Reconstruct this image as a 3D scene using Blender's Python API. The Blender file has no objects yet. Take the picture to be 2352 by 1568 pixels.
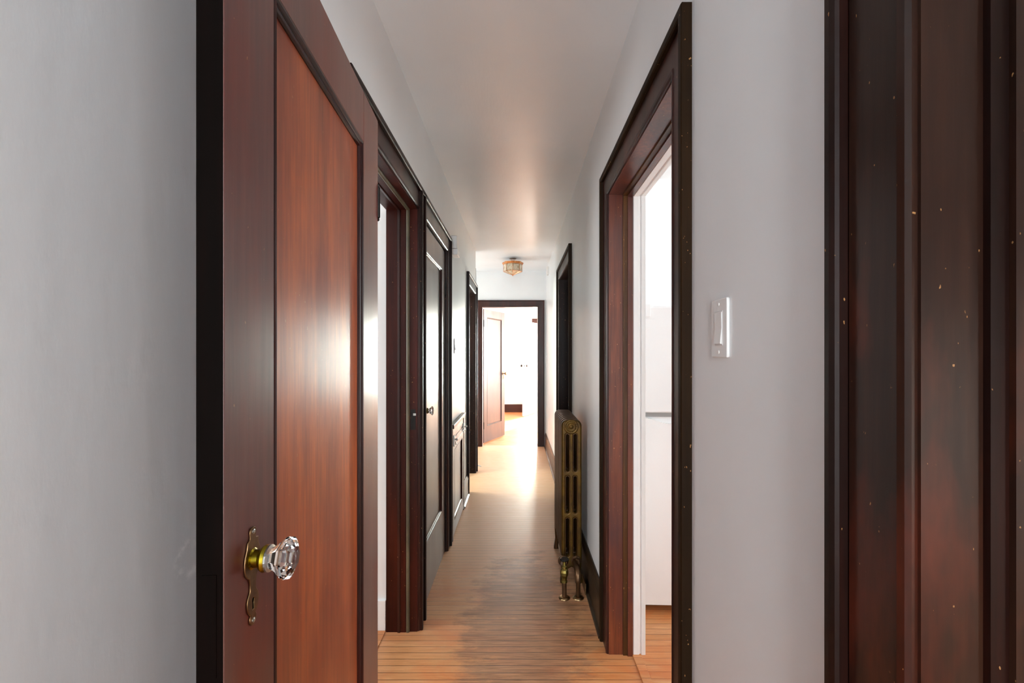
import bpy, bmesh, math, random
from mathutils import Vector, Matrix
random.seed(7)
S = bpy.context.scene
COL = S.collection

# ------------------------------------------------------------------ camera
cam_d = bpy.data.cameras.new('camera')
cam_d.lens = 16.0; cam_d.sensor_width = 36.0; cam_d.sensor_fit = 'HORIZONTAL'
cam_d.shift_x = -14/2352; cam_d.shift_y = 31/2352
cam_d.clip_start = 0.02
cam = bpy.data.objects.new('camera', cam_d); COL.objects.link(cam)
cam.location = (0, 0, 1.35); cam.rotation_euler = (math.pi/2, 0, 0)
S.camera = cam

# ------------------------------------------------------------------ world, sun, daylight at the windows, fill light at added ones
w = bpy.data.worlds.new('world'); S.world = w; w.use_nodes = True
bgn = w.node_tree.nodes['Background']
bgn.inputs['Color'].default_value = (0.80, 0.90, 1.0, 1); bgn.inputs['Strength'].default_value = 1.0

sun_d = bpy.data.lights.new('sun', 'SUN'); sun_d.energy = 24.0; sun_d.angle = math.radians(1.2); sun_d.color = (1, .95, .88)
sun = bpy.data.objects.new('sun', sun_d); COL.objects.link(sun)
sun.rotation_euler = Vector((-.48, -.88, -.42)).to_track_quat('-Z', 'Y').to_euler()

def daylight(name, loc, direction, sx, sy, power, color=(1, 1, 1)):
    """sky or fill light arriving at a window: sits just outside the pane, faces in"""
    d = bpy.data.lights.new(name, 'AREA'); d.shape = 'RECTANGLE'; d.size = sx; d.size_y = sy
    d.energy = power; d.color = color
    o = bpy.data.objects.new(name, d); COL.objects.link(o)
    o.location = loc
    o.rotation_euler = Vector(direction).to_track_quat('-Z', 'Z' if abs(direction[2]) < .5 else 'Y').to_euler()
    return o

P = dict(endright=260, sunroom=1350, kitchen=46, near=0.8, left=48, back=72, stair=95, vest=33)
daylight('daylight_far_room_side', (2.72, 8.4, 1.5), (-1, 0, 0), 1.9, 1.6, P['endright'], (1, .99, .97))
daylight('daylight_sunroom', (1.05, 13.1, 1.45), (0, -1, 0), 2.8, 2.1, P['sunroom'], (.95, 1, .93))
daylight('daylight_kitchen', (3.57, 1.95, 1.55), (-1, 0, 0), 1.85, 1.4, P['kitchen'], (.95, .98, 1))
daylight('daylight_near_room', (3.57, -0.5, 1.5), (-1, 0, 0), 1.5, 1.5, P['near'], (1, 1, 1))
daylight('daylight_left_room', (-3.02, 1.2, 1.5), (1, 0, 0), 1.2, 1.4, P['left'], (.97, .99, 1))
daylight('fill_light_back', (-.18, -2.42, 1.4), (0, 1, 0), .45, 2.1, P['back'], (.96, .98, 1))  # fill through an added window behind the camera, brightens the hall
daylight('fill_light_stair', (-2.3, 4.84, 1.9), (1, 0, 0), .6, .9, P['stair'], (.9, 1, .85))  # fill from an added stair window, lifts the middle of the hall
daylight('fill_light_vestibule', (-1.87, 6.0, 1.6), (1, 0, 0), .8, 1.3, P['vest'], (1, 1, .98))  # fill from an added side window, lifts the end wall and ceiling

S.view_settings.view_transform = 'Standard'
S.view_settings.look = 'None'
S.view_settings.exposure = 0.65
S.view_settings.gamma = 1.0
S.view_settings.use_curve_mapping = False
S.cycles.max_bounces = 14; S.cycles.diffuse_bounces = 8; S.cycles.glossy_bounces = 5
S.cycles.transmission_bounces = 10; S.cycles.transparent_max_bounces = 10
S.cycles.caustics_reflective = False; S.cycles.caustics_refractive = False
S.cycles.sample_clamp_indirect = 6.0
S.cycles.use_denoising = True

# ------------------------------------------------------------------ materials
def srgb(r, g, b):
    f = lambda c: (c/255/12.92) if c/255 <= .04045 else ((c/255+.055)/1.055)**2.4
    return (f(r), f(g), f(b), 1)

def new_mat(name):
    m = bpy.data.materials.new(name); m.use_nodes = True
    nt = m.node_tree; b = nt.nodes['Principled BSDF']
    return m, nt, b

def node(nt, t, **kw):
    n = nt.nodes.new(t)
    for k, v in kw.items():
        if k in n.inputs: n.inputs[k].default_value = v
        else: setattr(n, k, v)
    return n

def ramp(nt, fac, stops):
    r = nt.nodes.new('ShaderNodeValToRGB')
    el = r.color_ramp.elements
    while len(el) < len(stops): el.new(.5)
    for e, (p, c) in zip(el, stops): e.position = p; e.color = c if len(c) == 4 else (*c, 1)
    nt.links.new(fac, r.inputs[0]); return r.outputs[0]

def coords(nt, scale=(1, 1, 1), loc=(0, 0, 0)):
    g = nt.nodes.new('ShaderNodeTexCoord'); mp = nt.nodes.new('ShaderNodeMapping')
    mp.inputs['Scale'].default_value = scale; mp.inputs['Location'].default_value = loc
    nt.links.new(g.outputs['Object'], mp.inputs[0]); return mp.outputs[0]

def noise(nt, vec, scale, detail=4, rough=.55, dist=0):
    n = node(nt, 'ShaderNodeTexNoise', Scale=scale, Detail=detail, Roughness=rough, Distortion=dist)
    nt.links.new(vec, n.inputs['Vector']); return n.outputs['Fac']

def mixc(nt, fac, a, b, mode='MIX'):
    m = nt.nodes.new('ShaderNodeMix'); m.data_type = 'RGBA'; m.blend_type = mode
    for v, idx in ((fac, 0), (a, 6), (b, 7)):
        if isinstance(v, (int, float)): m.inputs[idx].default_value = v
        elif isinstance(v, tuple): m.inputs[idx].default_value = v
        else: nt.links.new(v, m.inputs[idx])
    return m.outputs[2]

def math_n(nt, op, a, b=None, c=None, clamp=False):
    m = nt.nodes.new('ShaderNodeMath'); m.operation = op; m.use_clamp = clamp
    for v, i in ((a, 0), (b, 1), (c, 2)):
        if v is None: continue
        if isinstance(v, (int, float)): m.inputs[i].default_value = v
        else: nt.links.new(v, m.inputs[i])
    return m.outputs[0]

def bump(nt, b, h, strength=.2, dist=.002):
    n = node(nt, 'ShaderNodeBump', Strength=strength, Distance=dist)
    nt.links.new(h, n.inputs['Height']); nt.links.new(n.outputs[0], b.inputs['Normal'])

def paint(name, col, rough=.42, b_str=.12, coat=0.0, streak=False):
    m, nt, b = new_mat(name)
    v = coords(nt)
    n = noise(nt, v, 1.3, 3)
    c2 = tuple(x*.93 for x in col[:3]) + (1,)
    nt.links.new(ramp(nt, n, [(.35, c2), (.65, col)]), b.inputs['Base Color'])
    nb = noise(nt, coords(nt, (9, 9, 3) if not streak else (14, 3, 9)), 6, 5, .6)
    bump(nt, b, nb, b_str, .004)
    b.inputs['Roughness'].default_value = rough
    b.inputs['Coat Weight'].default_value = coat; b.inputs['Coat Roughness'].default_value = .3
    return m

def wood(name, dark, mid, light, axis='z', rough=.28, worn=.0, worn_col=None, seed=0, coat=.0, flecks=True, contrast=(.30, .70), dk_=.55, spec=.32):
    """varnished old mahogany stained wood; axis = direction of the grain"""
    dark, mid, light = [tuple(x*dk_ for x in c[:3])+(1,) for c in (dark, mid, light)]
    m, nt, b = new_mat(name)
    sc = {'z': (26, 26, 1.3), 'x': (1.3, 26, 26), 'y': (26, 1.3, 26)}[axis]
    sl = {'z': (5, 5, .8), 'x': (.8, 5, 5), 'y': (5, .8, 5)}[axis]
    g = noise(nt, coords(nt, sc, (seed, seed*2, seed)), 3, 6, .6, 0)
    big = noise(nt, coords(nt, sl, (seed*3, 1, seed)), 1.7, 3, .5, .12)
    f = math_n(nt, 'ADD', math_n(nt, 'MULTIPLY', g, .45), math_n(nt, 'MULTIPLY', big, .55))
    c = ramp(nt, f, [(contrast[0], dark), (.5, mid), (contrast[1], light)])
    if worn > 0:
        s3 = {'z': (4.5, 4.5, 1.5), 'x': (1.5, 4.5, 4.5), 'y': (4.5, 1.5, 4.5)}[axis]
        wn = noise(nt, coords(nt, s3, (seed+9, 4, seed+3)), 1.3, 5, .62, 0)
        mask = ramp(nt, wn, [(.56-worn*.2, (0, 0, 0)), (.66, (1, 1, 1))])
        c = mixc(nt, math_n(nt, 'MULTIPLY', mask, .75), c, worn_col)
    if flecks:
        sp = noise(nt, coords(nt, (1, 1, .6) if axis == 'z' else (1, 1, 1), (seed, 0, 0)), 150, 2, .4)
        mask = ramp(nt, sp, [(.745, (0, 0, 0)), (.765, (1, 1, 1))])
        c = mixc(nt, math_n(nt, 'MULTIPLY', mask, .6), c, srgb(190, 140, 90))
    nt.links.new(c, b.inputs['Base Color'])
    rv = noise(nt, coords(nt, (3, 3, 1.2), (seed, 2, 2)), 2.2, 2, .4)
    nt.links.new(math_n(nt, 'MULTIPLY_ADD', rv, .16, max(rough, .29)-.04), b.inputs['Roughness'])
    b.inputs['Coat Weight'].default_value = coat; b.inputs['Coat Roughness'].default_value = .3
    b.inputs['Specular IOR Level'].default_value = spec
    bump(nt, b, g, .10, .0015)
    return m

def metal(name, c1, c2, rough=.35, scale=20, metallic=1.0):
    m, nt, b = new_mat(name)
    n = noise(nt, coords(nt), scale, 4, .6)
    nt.links.new(ramp(nt, n, [(.35, c1), (.65, c2)]), b.inputs['Base Color'])
    b.inputs['Metallic'].default_value = metallic; b.inputs['Roughness'].default_value = rough
    bump(nt, b, n, .1, .001)
    return m

def floor_mat(name, worn_lit_hall=True):
    m, nt, b = new_mat(name)
    v = coords(nt)
    br = nt.nodes.new('ShaderNodeTexBrick')
    br.offset = .37; br.offset_frequency = 1; br.squash = 1
    for k, val in dict(Scale=1.0).items(): br.inputs[k].default_value = val
    br.inputs['Mortar Size'].default_value = .0015; br.inputs['Mortar Smooth'].default_value = .3
    br.inputs['Brick Width'].default_value = 2.3; br.inputs['Row Height'].default_value = .043
    br.inputs['Bias'].default_value = 0
    br.inputs['Color1'].default_value = srgb(194, 132, 80); br.inputs['Color2'].default_value = srgb(210, 154, 106)
    br.inputs['Mortar'].default_value = srgb(92, 55, 30)
    nt.links.new(v, br.inputs['Vector'])
    grain = noise(nt, coords(nt, (2.2, 45, 1)), 3, 6, .6, .5)
    c = mixc(nt, math_n(nt, 'MULTIPLY', ramp(nt, grain, [(.42, (1, 1, 1)), (.62, (0, 0, 0))]), .35), br.outputs['Color'], srgb(150, 88, 44))
    # stretches stained orange, redder and bare
    patch = noise(nt, coords(nt, (1.6, 2.6, 1), (3, 1, 0)), 1.6, 5, .62, .7)
    c = mixc(nt, math_n(nt, 'MULTIPLY', ramp(nt, patch, [(.45, (0, 0, 0)), (.62, (1, 1, 1))]), .6), c, srgb(190, 98, 40), 'MIX')
    if worn_lit_hall:
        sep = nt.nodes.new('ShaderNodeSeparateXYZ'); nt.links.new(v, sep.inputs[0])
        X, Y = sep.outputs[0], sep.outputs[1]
        far = math_n(nt, 'MULTIPLY_ADD', Y, .75, -1.45, clamp=True)  # boards paler towards the far end: wear plus far light put into the colour
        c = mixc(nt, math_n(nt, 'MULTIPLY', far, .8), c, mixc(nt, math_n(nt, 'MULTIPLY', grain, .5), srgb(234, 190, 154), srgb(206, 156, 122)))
        # walked-off grey brown track: an oval of wear in front of the radiator
        dx = math_n(nt, 'DIVIDE', math_n(nt, 'SUBTRACT', X, .02), .34)
        dy = math_n(nt, 'DIVIDE', math_n(nt, 'SUBTRACT', Y, 2.2), .98)
        r2 = math_n(nt, 'ADD', math_n(nt, 'MULTIPLY', dx, dx), math_n(nt, 'MULTIPLY', dy, dy))
        wn = noise(nt, coords(nt, (2.4, 6, 1), (1, 5, 0)), 1.8, 8, .72, 0)
        msk = math_n(nt, 'ADD', math_n(nt, 'SUBTRACT', .95, r2), math_n(nt, 'MULTIPLY', math_n(nt, 'SUBTRACT', wn, .5), 3.6))
        msk = ramp(nt, msk, [(-.0, (0, 0, 0)), (.55, (1, 1, 1))])
        wc = mixc(nt, ramp(nt, grain, [(.4, (0, 0, 0)), (.6, (1, 1, 1))]), srgb(102, 70, 52), srgb(158, 114, 86))
        c = mixc(nt, math_n(nt, 'MULTIPLY', msk, .70), c, wc)
        c = mixc(nt, math_n(nt, 'MULTIPLY', br.outputs['Fac'], math_n(nt, 'MULTIPLY_ADD', msk, .5, .5)), c, srgb(38, 24, 17))
    nt.links.new(c, b.inputs['Base Color'])
    rn = noise(nt, coords(nt, (3, 6, 1)), 3, 5, .6)
    nt.links.new(ramp(nt, rn, [(.3, (.30,)*3), (.7, (.48,)*3)]), b.inputs['Roughness'])
    hh = math_n(nt, 'SUBTRACT', math_n(nt, 'MULTIPLY', grain, .25), math_n(nt, 'MULTIPLY', br.outputs['Fac'], 1.0))
    # cupped boards
    wv = node(nt, 'ShaderNodeTexWave', Scale=1/.043/ (2*math.pi) * math.pi, Distortion=.0)
    bump(nt, b, hh, .6, .002)
    nt.nodes.remove(wv)
    return m

M = {}
M['wall'] = paint('hall_wall_paint', srgb(224, 226, 228), .38, .10)
def wall_marked():
    m = paint('hall_wall_paint_marked', srgb(224, 226, 228), .38, .10); nt = m.node_tree; b = nt.nodes['Principled BSDF']
    src = b.inputs['Base Color'].links[0].from_socket
    v = coords(nt); d = nt.nodes.new('ShaderNodeVectorMath'); d.operation = 'DISTANCE'
    nt.links.new(v, d.inputs[0]); d.inputs[1].default_value = (-.495, .685, 1.045)
    ring = math_n(nt, 'ABSOLUTE', math_n(nt, 'SUBTRACT', d.outputs['Value'], .024))
    f = ramp(nt, ring, [(0, (1, 1, 1)), (.010, (0, 0, 0))])
    n = noise(nt, coords(nt, (1, 1, 1)), 60, 5, .7)
    f2 = math_n(nt, 'MULTIPLY', f, ramp(nt, n, [(.42, (0, 0, 0)), (.6, (.8, .8, .8))]))
    nt.links.new(mixc(nt, f2, src, srgb(250, 250, 250)), b.inputs['Base Color'])
    return m
M['wall_marked'] = wall_marked()
M['ceiling'] = paint('ceiling_paint', srgb(226, 231, 235), .30, .14, streak=True)
M['room'] = paint('room_wall_paint', srgb(238, 239, 240), .5, .06)
M['white'] = paint('white_gloss_paint', srgb(236, 237, 238), .3, .05)
M['plastic'] = paint('white_plastic', srgb(228, 228, 228), .35, .0)
M['fridge'] = paint('fridge_enamel', srgb(240, 241, 243), .25, .03)
M['plate_shadow'] = paint('switch_plate_shade', srgb(206, 206, 206), .4, .0)  # darker plastic, the shade around the rocker put into the colour
M['fridge_gap'] = paint('fridge_gasket', srgb(150, 150, 150), .6, .0)
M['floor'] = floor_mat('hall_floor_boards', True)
M['floor2'] = floor_mat('room_floor_boards', False)
dk, md, lt = srgb(28, 11, 8), srgb(60, 24, 17), srgb(98, 42, 29)
M['trim'] = wood('mahogany_trim', dk, md, lt, 'z', .26, seed=1)
M['trim_y'] = wood('mahogany_trim_along', dk, md, lt, 'y', .26, seed=2)
M['trim_dark'] = wood('mahogany_backband', srgb(20, 9, 6), srgb(38, 16, 11), srgb(60, 25, 17), 'z', .36, seed=3, spec=.18)
M['trim_red'] = wood('mahogany_jamb_red', srgb(50, 18, 8), srgb(110, 50, 28), srgb(164, 84, 46), 'z', .28, worn=.5, worn_col=srgb(64, 34, 36), seed=5, dk_=.62, coat=.25, spec=.5)
M['jamb_left'] = wood('mahogany_jamb_deep', srgb(44, 12, 6), srgb(82, 26, 15), srgb(112, 40, 24), 'z', .32, seed=6, dk_=.42, spec=.22)
M['door_stile'] = wood('door_stile_wood', srgb(66, 40, 38), srgb(94, 58, 54), srgb(116, 74, 66), 'z', .27, worn=.55, worn_col=srgb(112, 36, 20), seed=8, dk_=1.0, coat=.25, spec=.5)
M['door_panel'] = wood('door_panel_wood', srgb(104, 50, 30), srgb(160, 80, 44), srgb(206, 106, 44), 'z', .34, worn=.6, worn_col=srgb(120, 38, 16), seed=11, dk_=1.1, coat=.25, spec=.5)
M['door_edge'] = wood('door_edge_wood', srgb(12, 8, 6), srgb(20, 12, 9), srgb(34, 16, 12), 'z', .5, seed=4, coat=0, spec=.03, dk_=.4, flecks=False)
M['bead'] = wood('door_bead_wood', srgb(34, 10, 8), srgb(60, 20, 16), srgb(84, 30, 22), 'z', .22, seed=12, flecks=False)
M['closet'] = wood('closet_door_wood', srgb(62, 36, 28), srgb(90, 56, 44), srgb(118, 78, 60), 'z', .24, seed=14, coat=.35, spec=.5, dk_=.7)
M['far_door'] = wood('far_door_wood', srgb(100, 72, 72), srgb(124, 88, 86), srgb(156, 106, 98), 'z', .30, seed=15, dk_=.3, coat=.25, spec=.5)
M['base'] = wood('baseboard_wood', srgb(60, 42, 38), srgb(86, 62, 54), srgb(108, 80, 70), 'y', .3, seed=16)
M['base_dark'] = wood('baseboard_dark_wood', srgb(34, 22, 12), srgb(52, 36, 22), srgb(76, 54, 34), 'y', .34, seed=17)
M['base_x'] = wood('baseboard_red_wood', srgb(58, 26, 20), srgb(80, 38, 30), srgb(100, 52, 42), 'x', .34, seed=18)
M['near_trim'] = wood('near_frame_wood', srgb(36, 19, 11), srgb(60, 34, 24), srgb(88, 54, 38), 'z', .27, worn=.2, worn_col=srgb(86, 34, 20), seed=21, dk_=.4)
M['near_bare'] = wood('near_frame_edge_wood', srgb(60, 34, 14), srgb(92, 56, 22), srgb(140, 90, 40), 'z', .35, seed=22)
M['backband_green'] = wood('worn_backband', srgb(34, 20, 8), srgb(48, 30, 13), srgb(66, 42, 18), 'z', .5, seed=23, spec=.1)
M['strip'] = metal('weatherstrip_vinyl', srgb(70, 62, 46), srgb(96, 86, 66), .5, 8, 0.0)
M['brass_old'] = metal('aged_brass', srgb(96, 72, 48), srgb(150, 118, 84), .34)
M['brass'] = metal('bright_brass', srgb(112, 96, 22), srgb(150, 132, 36), .24)
M['copper'] = metal('antique_copper', srgb(170, 100, 56), srgb(206, 138, 88), .32)
M['rad'] = metal('bronze_radiator_paint', srgb(62, 36, 12), srgb(84, 52, 14), .45, 9, .5)
M['rad_gold'] = metal('bronze_radiator_gold', srgb(70, 48, 8), srgb(100, 72, 12), .45, 14, .55)
M['pipe'] = metal('bronze_pipe', srgb(84, 60, 40), srgb(120, 90, 64), .38, 20, .7)
M['flange'] = metal('brass_flange', srgb(150, 120, 84), srgb(190, 160, 120), .3)
M['steel'] = metal('steel', srgb(160, 160, 155), srgb(200, 200, 196), .3)
M['iron'] = metal('black_metal', srgb(20, 18, 18), srgb(40, 36, 34), .35, 20, .6)
M['hole'] = paint('dark_recess', srgb(10, 8, 7), .8, 0)
M['smudge'] = paint('smudge_grey', srgb(170, 170, 170), .6, .1)

def glass_mat(name, col=(1, 1, 1, 1), rough=0.0, ior=1.5):
    m, nt, b = new_mat(name)
    b.inputs['Base Color'].default_value = col; b.inputs['Roughness'].default_value = rough
    b.inputs['Transmission Weight'].default_value = 1; b.inputs['IOR'].default_value = ior
    return m
M['glass'] = glass_mat('clear_cut_glass')
def pane_mat(name):
    m, nt, b = new_mat(name); nt.nodes.remove(b)
    t = nt.nodes.new('ShaderNodeBsdfTransparent'); g = node(nt, 'ShaderNodeBsdfGlossy', Roughness=.02)
    lw = node(nt, 'ShaderNodeLayerWeight', Blend=.5); mx = nt.nodes.new('ShaderNodeMixShader')
    n = noise(nt, coords(nt), 2, 2)
    nt.links.new(ramp(nt, n, [(0, (.95, .97, .96)), (1, (.98, .99, .98))]), t.inputs[0])
    nt.links.new(math_n(nt, 'MULTIPLY_ADD', math_n(nt, 'POWER', lw.outputs['Facing'], 5.0), .7, .04), mx.inputs[0]); nt.links.new(t.outputs[0], mx.inputs[1]); nt.links.new(g.outputs[0], mx.inputs[2])
    nt.links.new(mx.outputs[0], nt.nodes['Material Output'].inputs[0]); return m
M['pane'] = pane_mat('window_pane')
def lamp_glass():
    m, nt, b = new_mat('etched_lamp_glass')
    n = noise(nt, coords(nt), 40, 5, .7)
    nt.links.new(ramp(nt, n, [(.34, srgb(160, 146, 112)), (.46, srgb(214, 196, 168)), (.7, srgb(232, 220, 200))]), b.inputs['Base Color'])
    b.inputs['Roughness'].default_value = .2; b.inputs['Transmission Weight'].default_value = .15
    return m
M['lamp'] = lamp_glass()

# ------------------------------------------------------------------ helpers
def link(name, bm, mats, parent=None, smooth=False, bevel=0, seg=2, auto=None):
    me = bpy.data.meshes.new(name)
    bmesh.ops.recalc_face_normals(bm, faces=bm.faces)
    bm.to_mesh(me); bm.free()
    if not isinstance(mats, (list, tuple)): mats = [mats]
    for m in mats: me.materials.append(m)
    o = bpy.data.objects.new(name, me); COL.objects.link(o)
    if parent is not None: o.parent = parent
    if smooth:
        for p in me.polygons: p.use_smooth = True
    if bevel:
        md_ = o.modifiers.new('bevel', 'BEVEL'); md_.width = bevel; md_.segments = seg; md_.limit_method = 'ANGLE'
        md_.angle_limit = math.radians(40)
    return o

def tag(o, label, cat, group=None, kind=None):
    o['label'] = label; o['category'] = cat
    if group: o['group'] = group
    if kind: o['kind'] = kind
    return o

def empty(name, loc, rz, label, cat, group=None, kind=None):
    o = bpy.data.objects.new(name, None); COL.objects.link(o)
    o.location = loc; o.rotation_euler = (0, 0, rz); o.empty_display_size = .1
    return tag(o, label, cat, group, kind)

def box(bm, x0, x1, y0, y1, z0, z1, mi=0):
    if x0 > x1: x0, x1 = x1, x0
    if y0 > y1: y0, y1 = y1, y0
    v = [bm.verts.new((x, y, z)) for x in (x0, x1) for y in (y0, y1) for z in (z0, z1)]
    for f in ((0, 1, 3, 2), (4, 6, 7, 5), (0, 4, 5, 1), (2, 3, 7, 6), (0, 2, 6, 4), (1, 5, 7, 3)):
        fc = bm.faces.new([v[i] for i in f]); fc.material_index = mi

def boxes(name, lst, m, parent=None, bevel=0):
    bm = bmesh.new()
    for b in lst: box(bm, *b)
    return link(name, bm, m, parent, bevel=bevel)

def sweep_path(bm, pts, prof, fn, closed_path=False, mi=0):
    """sweep closed profile [(d, w)] along 2D path pts [(u, v)] with mitred corners; d is offset to the LEFT of travel"""
    n = len(pts); rings = []
    for i in range(n):
        p = Vector(pts[i])
        def nrm(a, b):
            t = (Vector(b)-Vector(a)).normalized(); return Vector((-t.y, t.x))
        if closed_path or 0 < i < n-1:
            n1 = nrm(pts[i-1], pts[i]); n2 = nrm(pts[i], pts[(i+1) % n])
            k = (n1+n2); k = k/(1+n1.dot(n2))
        elif i == 0: k = nrm(pts[0], pts[1])
        else: k = nrm(pts[-2], pts[-1])
        rings.append([bm.verts.new(fn(*(p+k*d), w)) for d, w in prof])
    m = len(prof)
    for i in range(n if closed_path else n-1):
        a, b = rings[i], rings[(i+1) % n]
        for j in range(m):
            f = bm.faces.new((a[j], a[(j+1) % m], b[(j+1) % m], b[j])); f.material_index = mi
    if not closed_path:
        for r in (rings[0], rings[-1]):
            f = bm.faces.new(r); f.material_index = mi

def lathe(bm, prof, M4, seg=24, mi=0, cap=True):
    rings = []
    for r, h in prof:
        rings.append([bm.verts.new(M4 @ Vector((r*math.cos(2*math.pi*k/seg), r*math.sin(2*math.pi*k/seg), h))) for k in range(seg)])
    for a, b in zip(rings, rings[1:]):
        for k in range(seg):
            f = bm.faces.new((a[k], a[(k+1) % seg], b[(k+1) % seg], b[k])); f.material_index = mi
    if cap:
        for r in (rings[0], rings[-1]):
            f = bm.faces.new(r); f.material_index = mi

def tube(bm, pts, r, seg=12, mi=0):
    pts = [Vector(p) for p in pts]; rings = []
    t0 = (pts[1]-pts[0]).normalized()
    a = t0.cross(Vector((0, 0, 1)) if abs(t0.z) < .9 else Vector((0, 1, 0))).normalized()
    for i, p in enumerate(pts):
        t = (pts[min(i+1, len(pts)-1)]-pts[max(i-1, 0)]).normalized()
        a = (a-t*a.dot(t)).normalized(); b = t.cross(a)
        rr = r[i] if isinstance(r, (list, tuple)) else r
        rings.append([bm.verts.new(p+(a*math.cos(2*math.pi*k/seg)+b*math.sin(2*math.pi*k/seg))*rr) for k in range(seg)])
    for a_, b_ in zip(rings, rings[1:]):
        for k in range(seg):
            f = bm.faces.new((a_[k], a_[(k+1) % seg], b_[(k+1) % seg], b_[k])); f.material_index = mi
    for rg in (rings[0], rings[-1]):
        f = bm.faces.new(rg); f.material_index = mi

def axisM(loc, d):
    return Matrix.Translation(Vector(loc)) @ Vector(d).to_track_quat('Z', 'Y').to_matrix().to_4x4()

def plate_mesh(name, outlines, thick, bevel, res=2):
    """flat metal / cast shape from closed 2D outlines (holes allowed), thickness and rounded rim"""
    cu = bpy.data.curves.new(name+'_outline', 'CURVE'); cu.dimensions = '2D'; cu.fill_mode = 'BOTH'
    cu.extrude = max(thick/2-bevel, .0001); cu.bevel_depth = bevel; cu.bevel_resolution = res; cu.offset = -bevel
    for ol in outlines:
        sp = cu.splines.new('POLY'); sp.points.add(len(ol)-1)
        for p, (x, y) in zip(sp.points, ol): p.co = (x, y, 0, 1)
        sp.use_cyclic_u = True
    ob = bpy.data.objects.new(name+'_tmp', cu); COL.objects.link(ob)
    dg = bpy.context.evaluated_depsgraph_get()
    me = bpy.data.meshes.new_from_object(ob.evaluated_get(dg))
    bpy.data.objects.remove(ob); bpy.data.curves.remove(cu)
    me.name = name
    return me

def mesh_obj(name, me, m, parent=None, matrix=None, smooth=False):
    me.materials.clear(); me.materials.append(m)
    o = bpy.data.objects.new(name, me); COL.objects.link(o)
    if matrix is not None: me.transform(matrix)
    if parent is not None: o.parent = parent
    if smooth:
        for p in me.polygons: p.use_smooth = True
        me.set_sharp_from_angle(angle=math.radians(50))
    return o

def stadium(cx, cy, w_, h_, n=8):
    r = w_/2; pts = []
    for k in range(n+1):
        a = math.pi*k/n; pts.append((cx+r*math.cos(a), cy+h_/2-r+r*math.sin(a)))
    for k in range(n+1):
        a = math.pi+math.pi*k/n; pts.append((cx+r*math.cos(a), cy-h_/2+r+r*math.sin(a)))
    return pts

def rrect(x0, x1, y0, y1, r, n=6):
    pts = []
    for cx, cy, a0 in ((x1-r, y1-r, 0), (x0+r, y1-r, 90), (x0+r, y0+r, 180), (x1-r, y0+r, 270)):
        for k in range(n+1):
            a = math.radians(a0+90*k/n); pts.append((cx+r*math.cos(a), cy+r*math.sin(a)))
    return pts

# ------------------------------------------------------------------ shell dimensions
XL, XR = -.495, .412           # hall wall faces
XL2, XR2 = -.645, .573         # faces on the room side
HC, HC2 = 2.56, 2.588          # hall ceiling, ceiling at the hall's end
YE, YE2 = 6.72, 6.87           # end wall
YV = 5.31                      # left wall stops here, the hall widens
DT = 2.062                     # door opening height

def wall_segments(a0, a1, top, openings):
    """openings [(y0, y1, z0, z1)] -> list of (y0, y1, z0, z1) solid pieces"""
    out = []; cur = a0
    for y0, y1, z0, z1 in sorted(openings):
        out.append((cur, y0, 0, top))
        if z0 > 0: out.append((y0, y1, 0, z0))
        if z1 < top: out.append((y0, y1, z1, top))
        cur = y1
    out.append((cur, a1, 0, top)); return [o for o in out if o[1]-o[0] > 1e-4]

def wall_y(name, x0, x1, a0, a1, top, openings, m, label, cat='wall'):
    bm = bmesh.new()
    for y0, y1, z0, z1 in wall_segments(a0, a1, top, openings): box(bm, x0, x1, y0, y1, z0, z1)
    o = link(name, bm, m); tag(o, label, cat, kind='structure'); return o

def wall_x(name, y0, y1, a0, a1, top, openings, m, label, cat='wall'):
    bm = bmesh.new()
    for x0, x1, z0, z1 in wall_segments(a0, a1, top, openings): box(bm, x0, x1, y0, y1, z0, z1)
    o = link(name, bm, m); tag(o, label, cat, kind='structure'); return o

R0 = (-.38, .462); R1 = (1.192, 2.052); R2 = (3.60, 4.50)
L1 = (1.40, 2.222); L2 = (2.345, 3.125); L3 = (4.49, 5.19)
RJ = .017                       # rough opening is this much larger than the finished one
rough = lambda o: (o[0]-RJ, o[1]+RJ, 0, DT+RJ+.01)

wall_y('wall_right', XR, XR2-.04, -2.4, YE, HC2+.1, [rough(R0), rough(R1), (R2[0]-RJ, R2[1]+RJ, 0, DT+.03+RJ)], M['wall'], 'pale grey painted hall wall on the right, with the light switch and radiator')
wall_y('wall_left', XL2+.02, XL, -2.4, YV, HC2+.1, [rough(L1), rough(L2), rough(L3)], M['wall_marked'], 'pale grey painted hall wall on the left, behind the open brown door')
E = (-.527, .289)
wall_x('wall_end', YE, YE2, -2.4, 2.72, 2.75, [(E[0]-RJ, E[1]+RJ, 0, 2.057+RJ)], M['wall'], 'grey painted wall over the doorway at the far end of the hall')
# behind the camera
wall_x('wall_back', -2.4, -2.3, XL2+.02, XR2-.04, HC2+.1, [(-.4, .35, .3, 2.45)], M['room'], 'unseen wall closing the hall behind the camera, its window added for fill light')
# vestibule at the end of the hall
wall_x('wall_vestibule_near', YV-.13, YV, -1.85, XL2+.02, HC2+.1, [], M['wall'], 'short wall where the hall widens to the left')
wall_y('wall_vestibule_left', -1.85, -1.72, YV, YE, HC2+.1, [(5.6, 6.4, .9, 2.2)], M['wall'], 'outer wall of the wider end of the hall')
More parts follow.
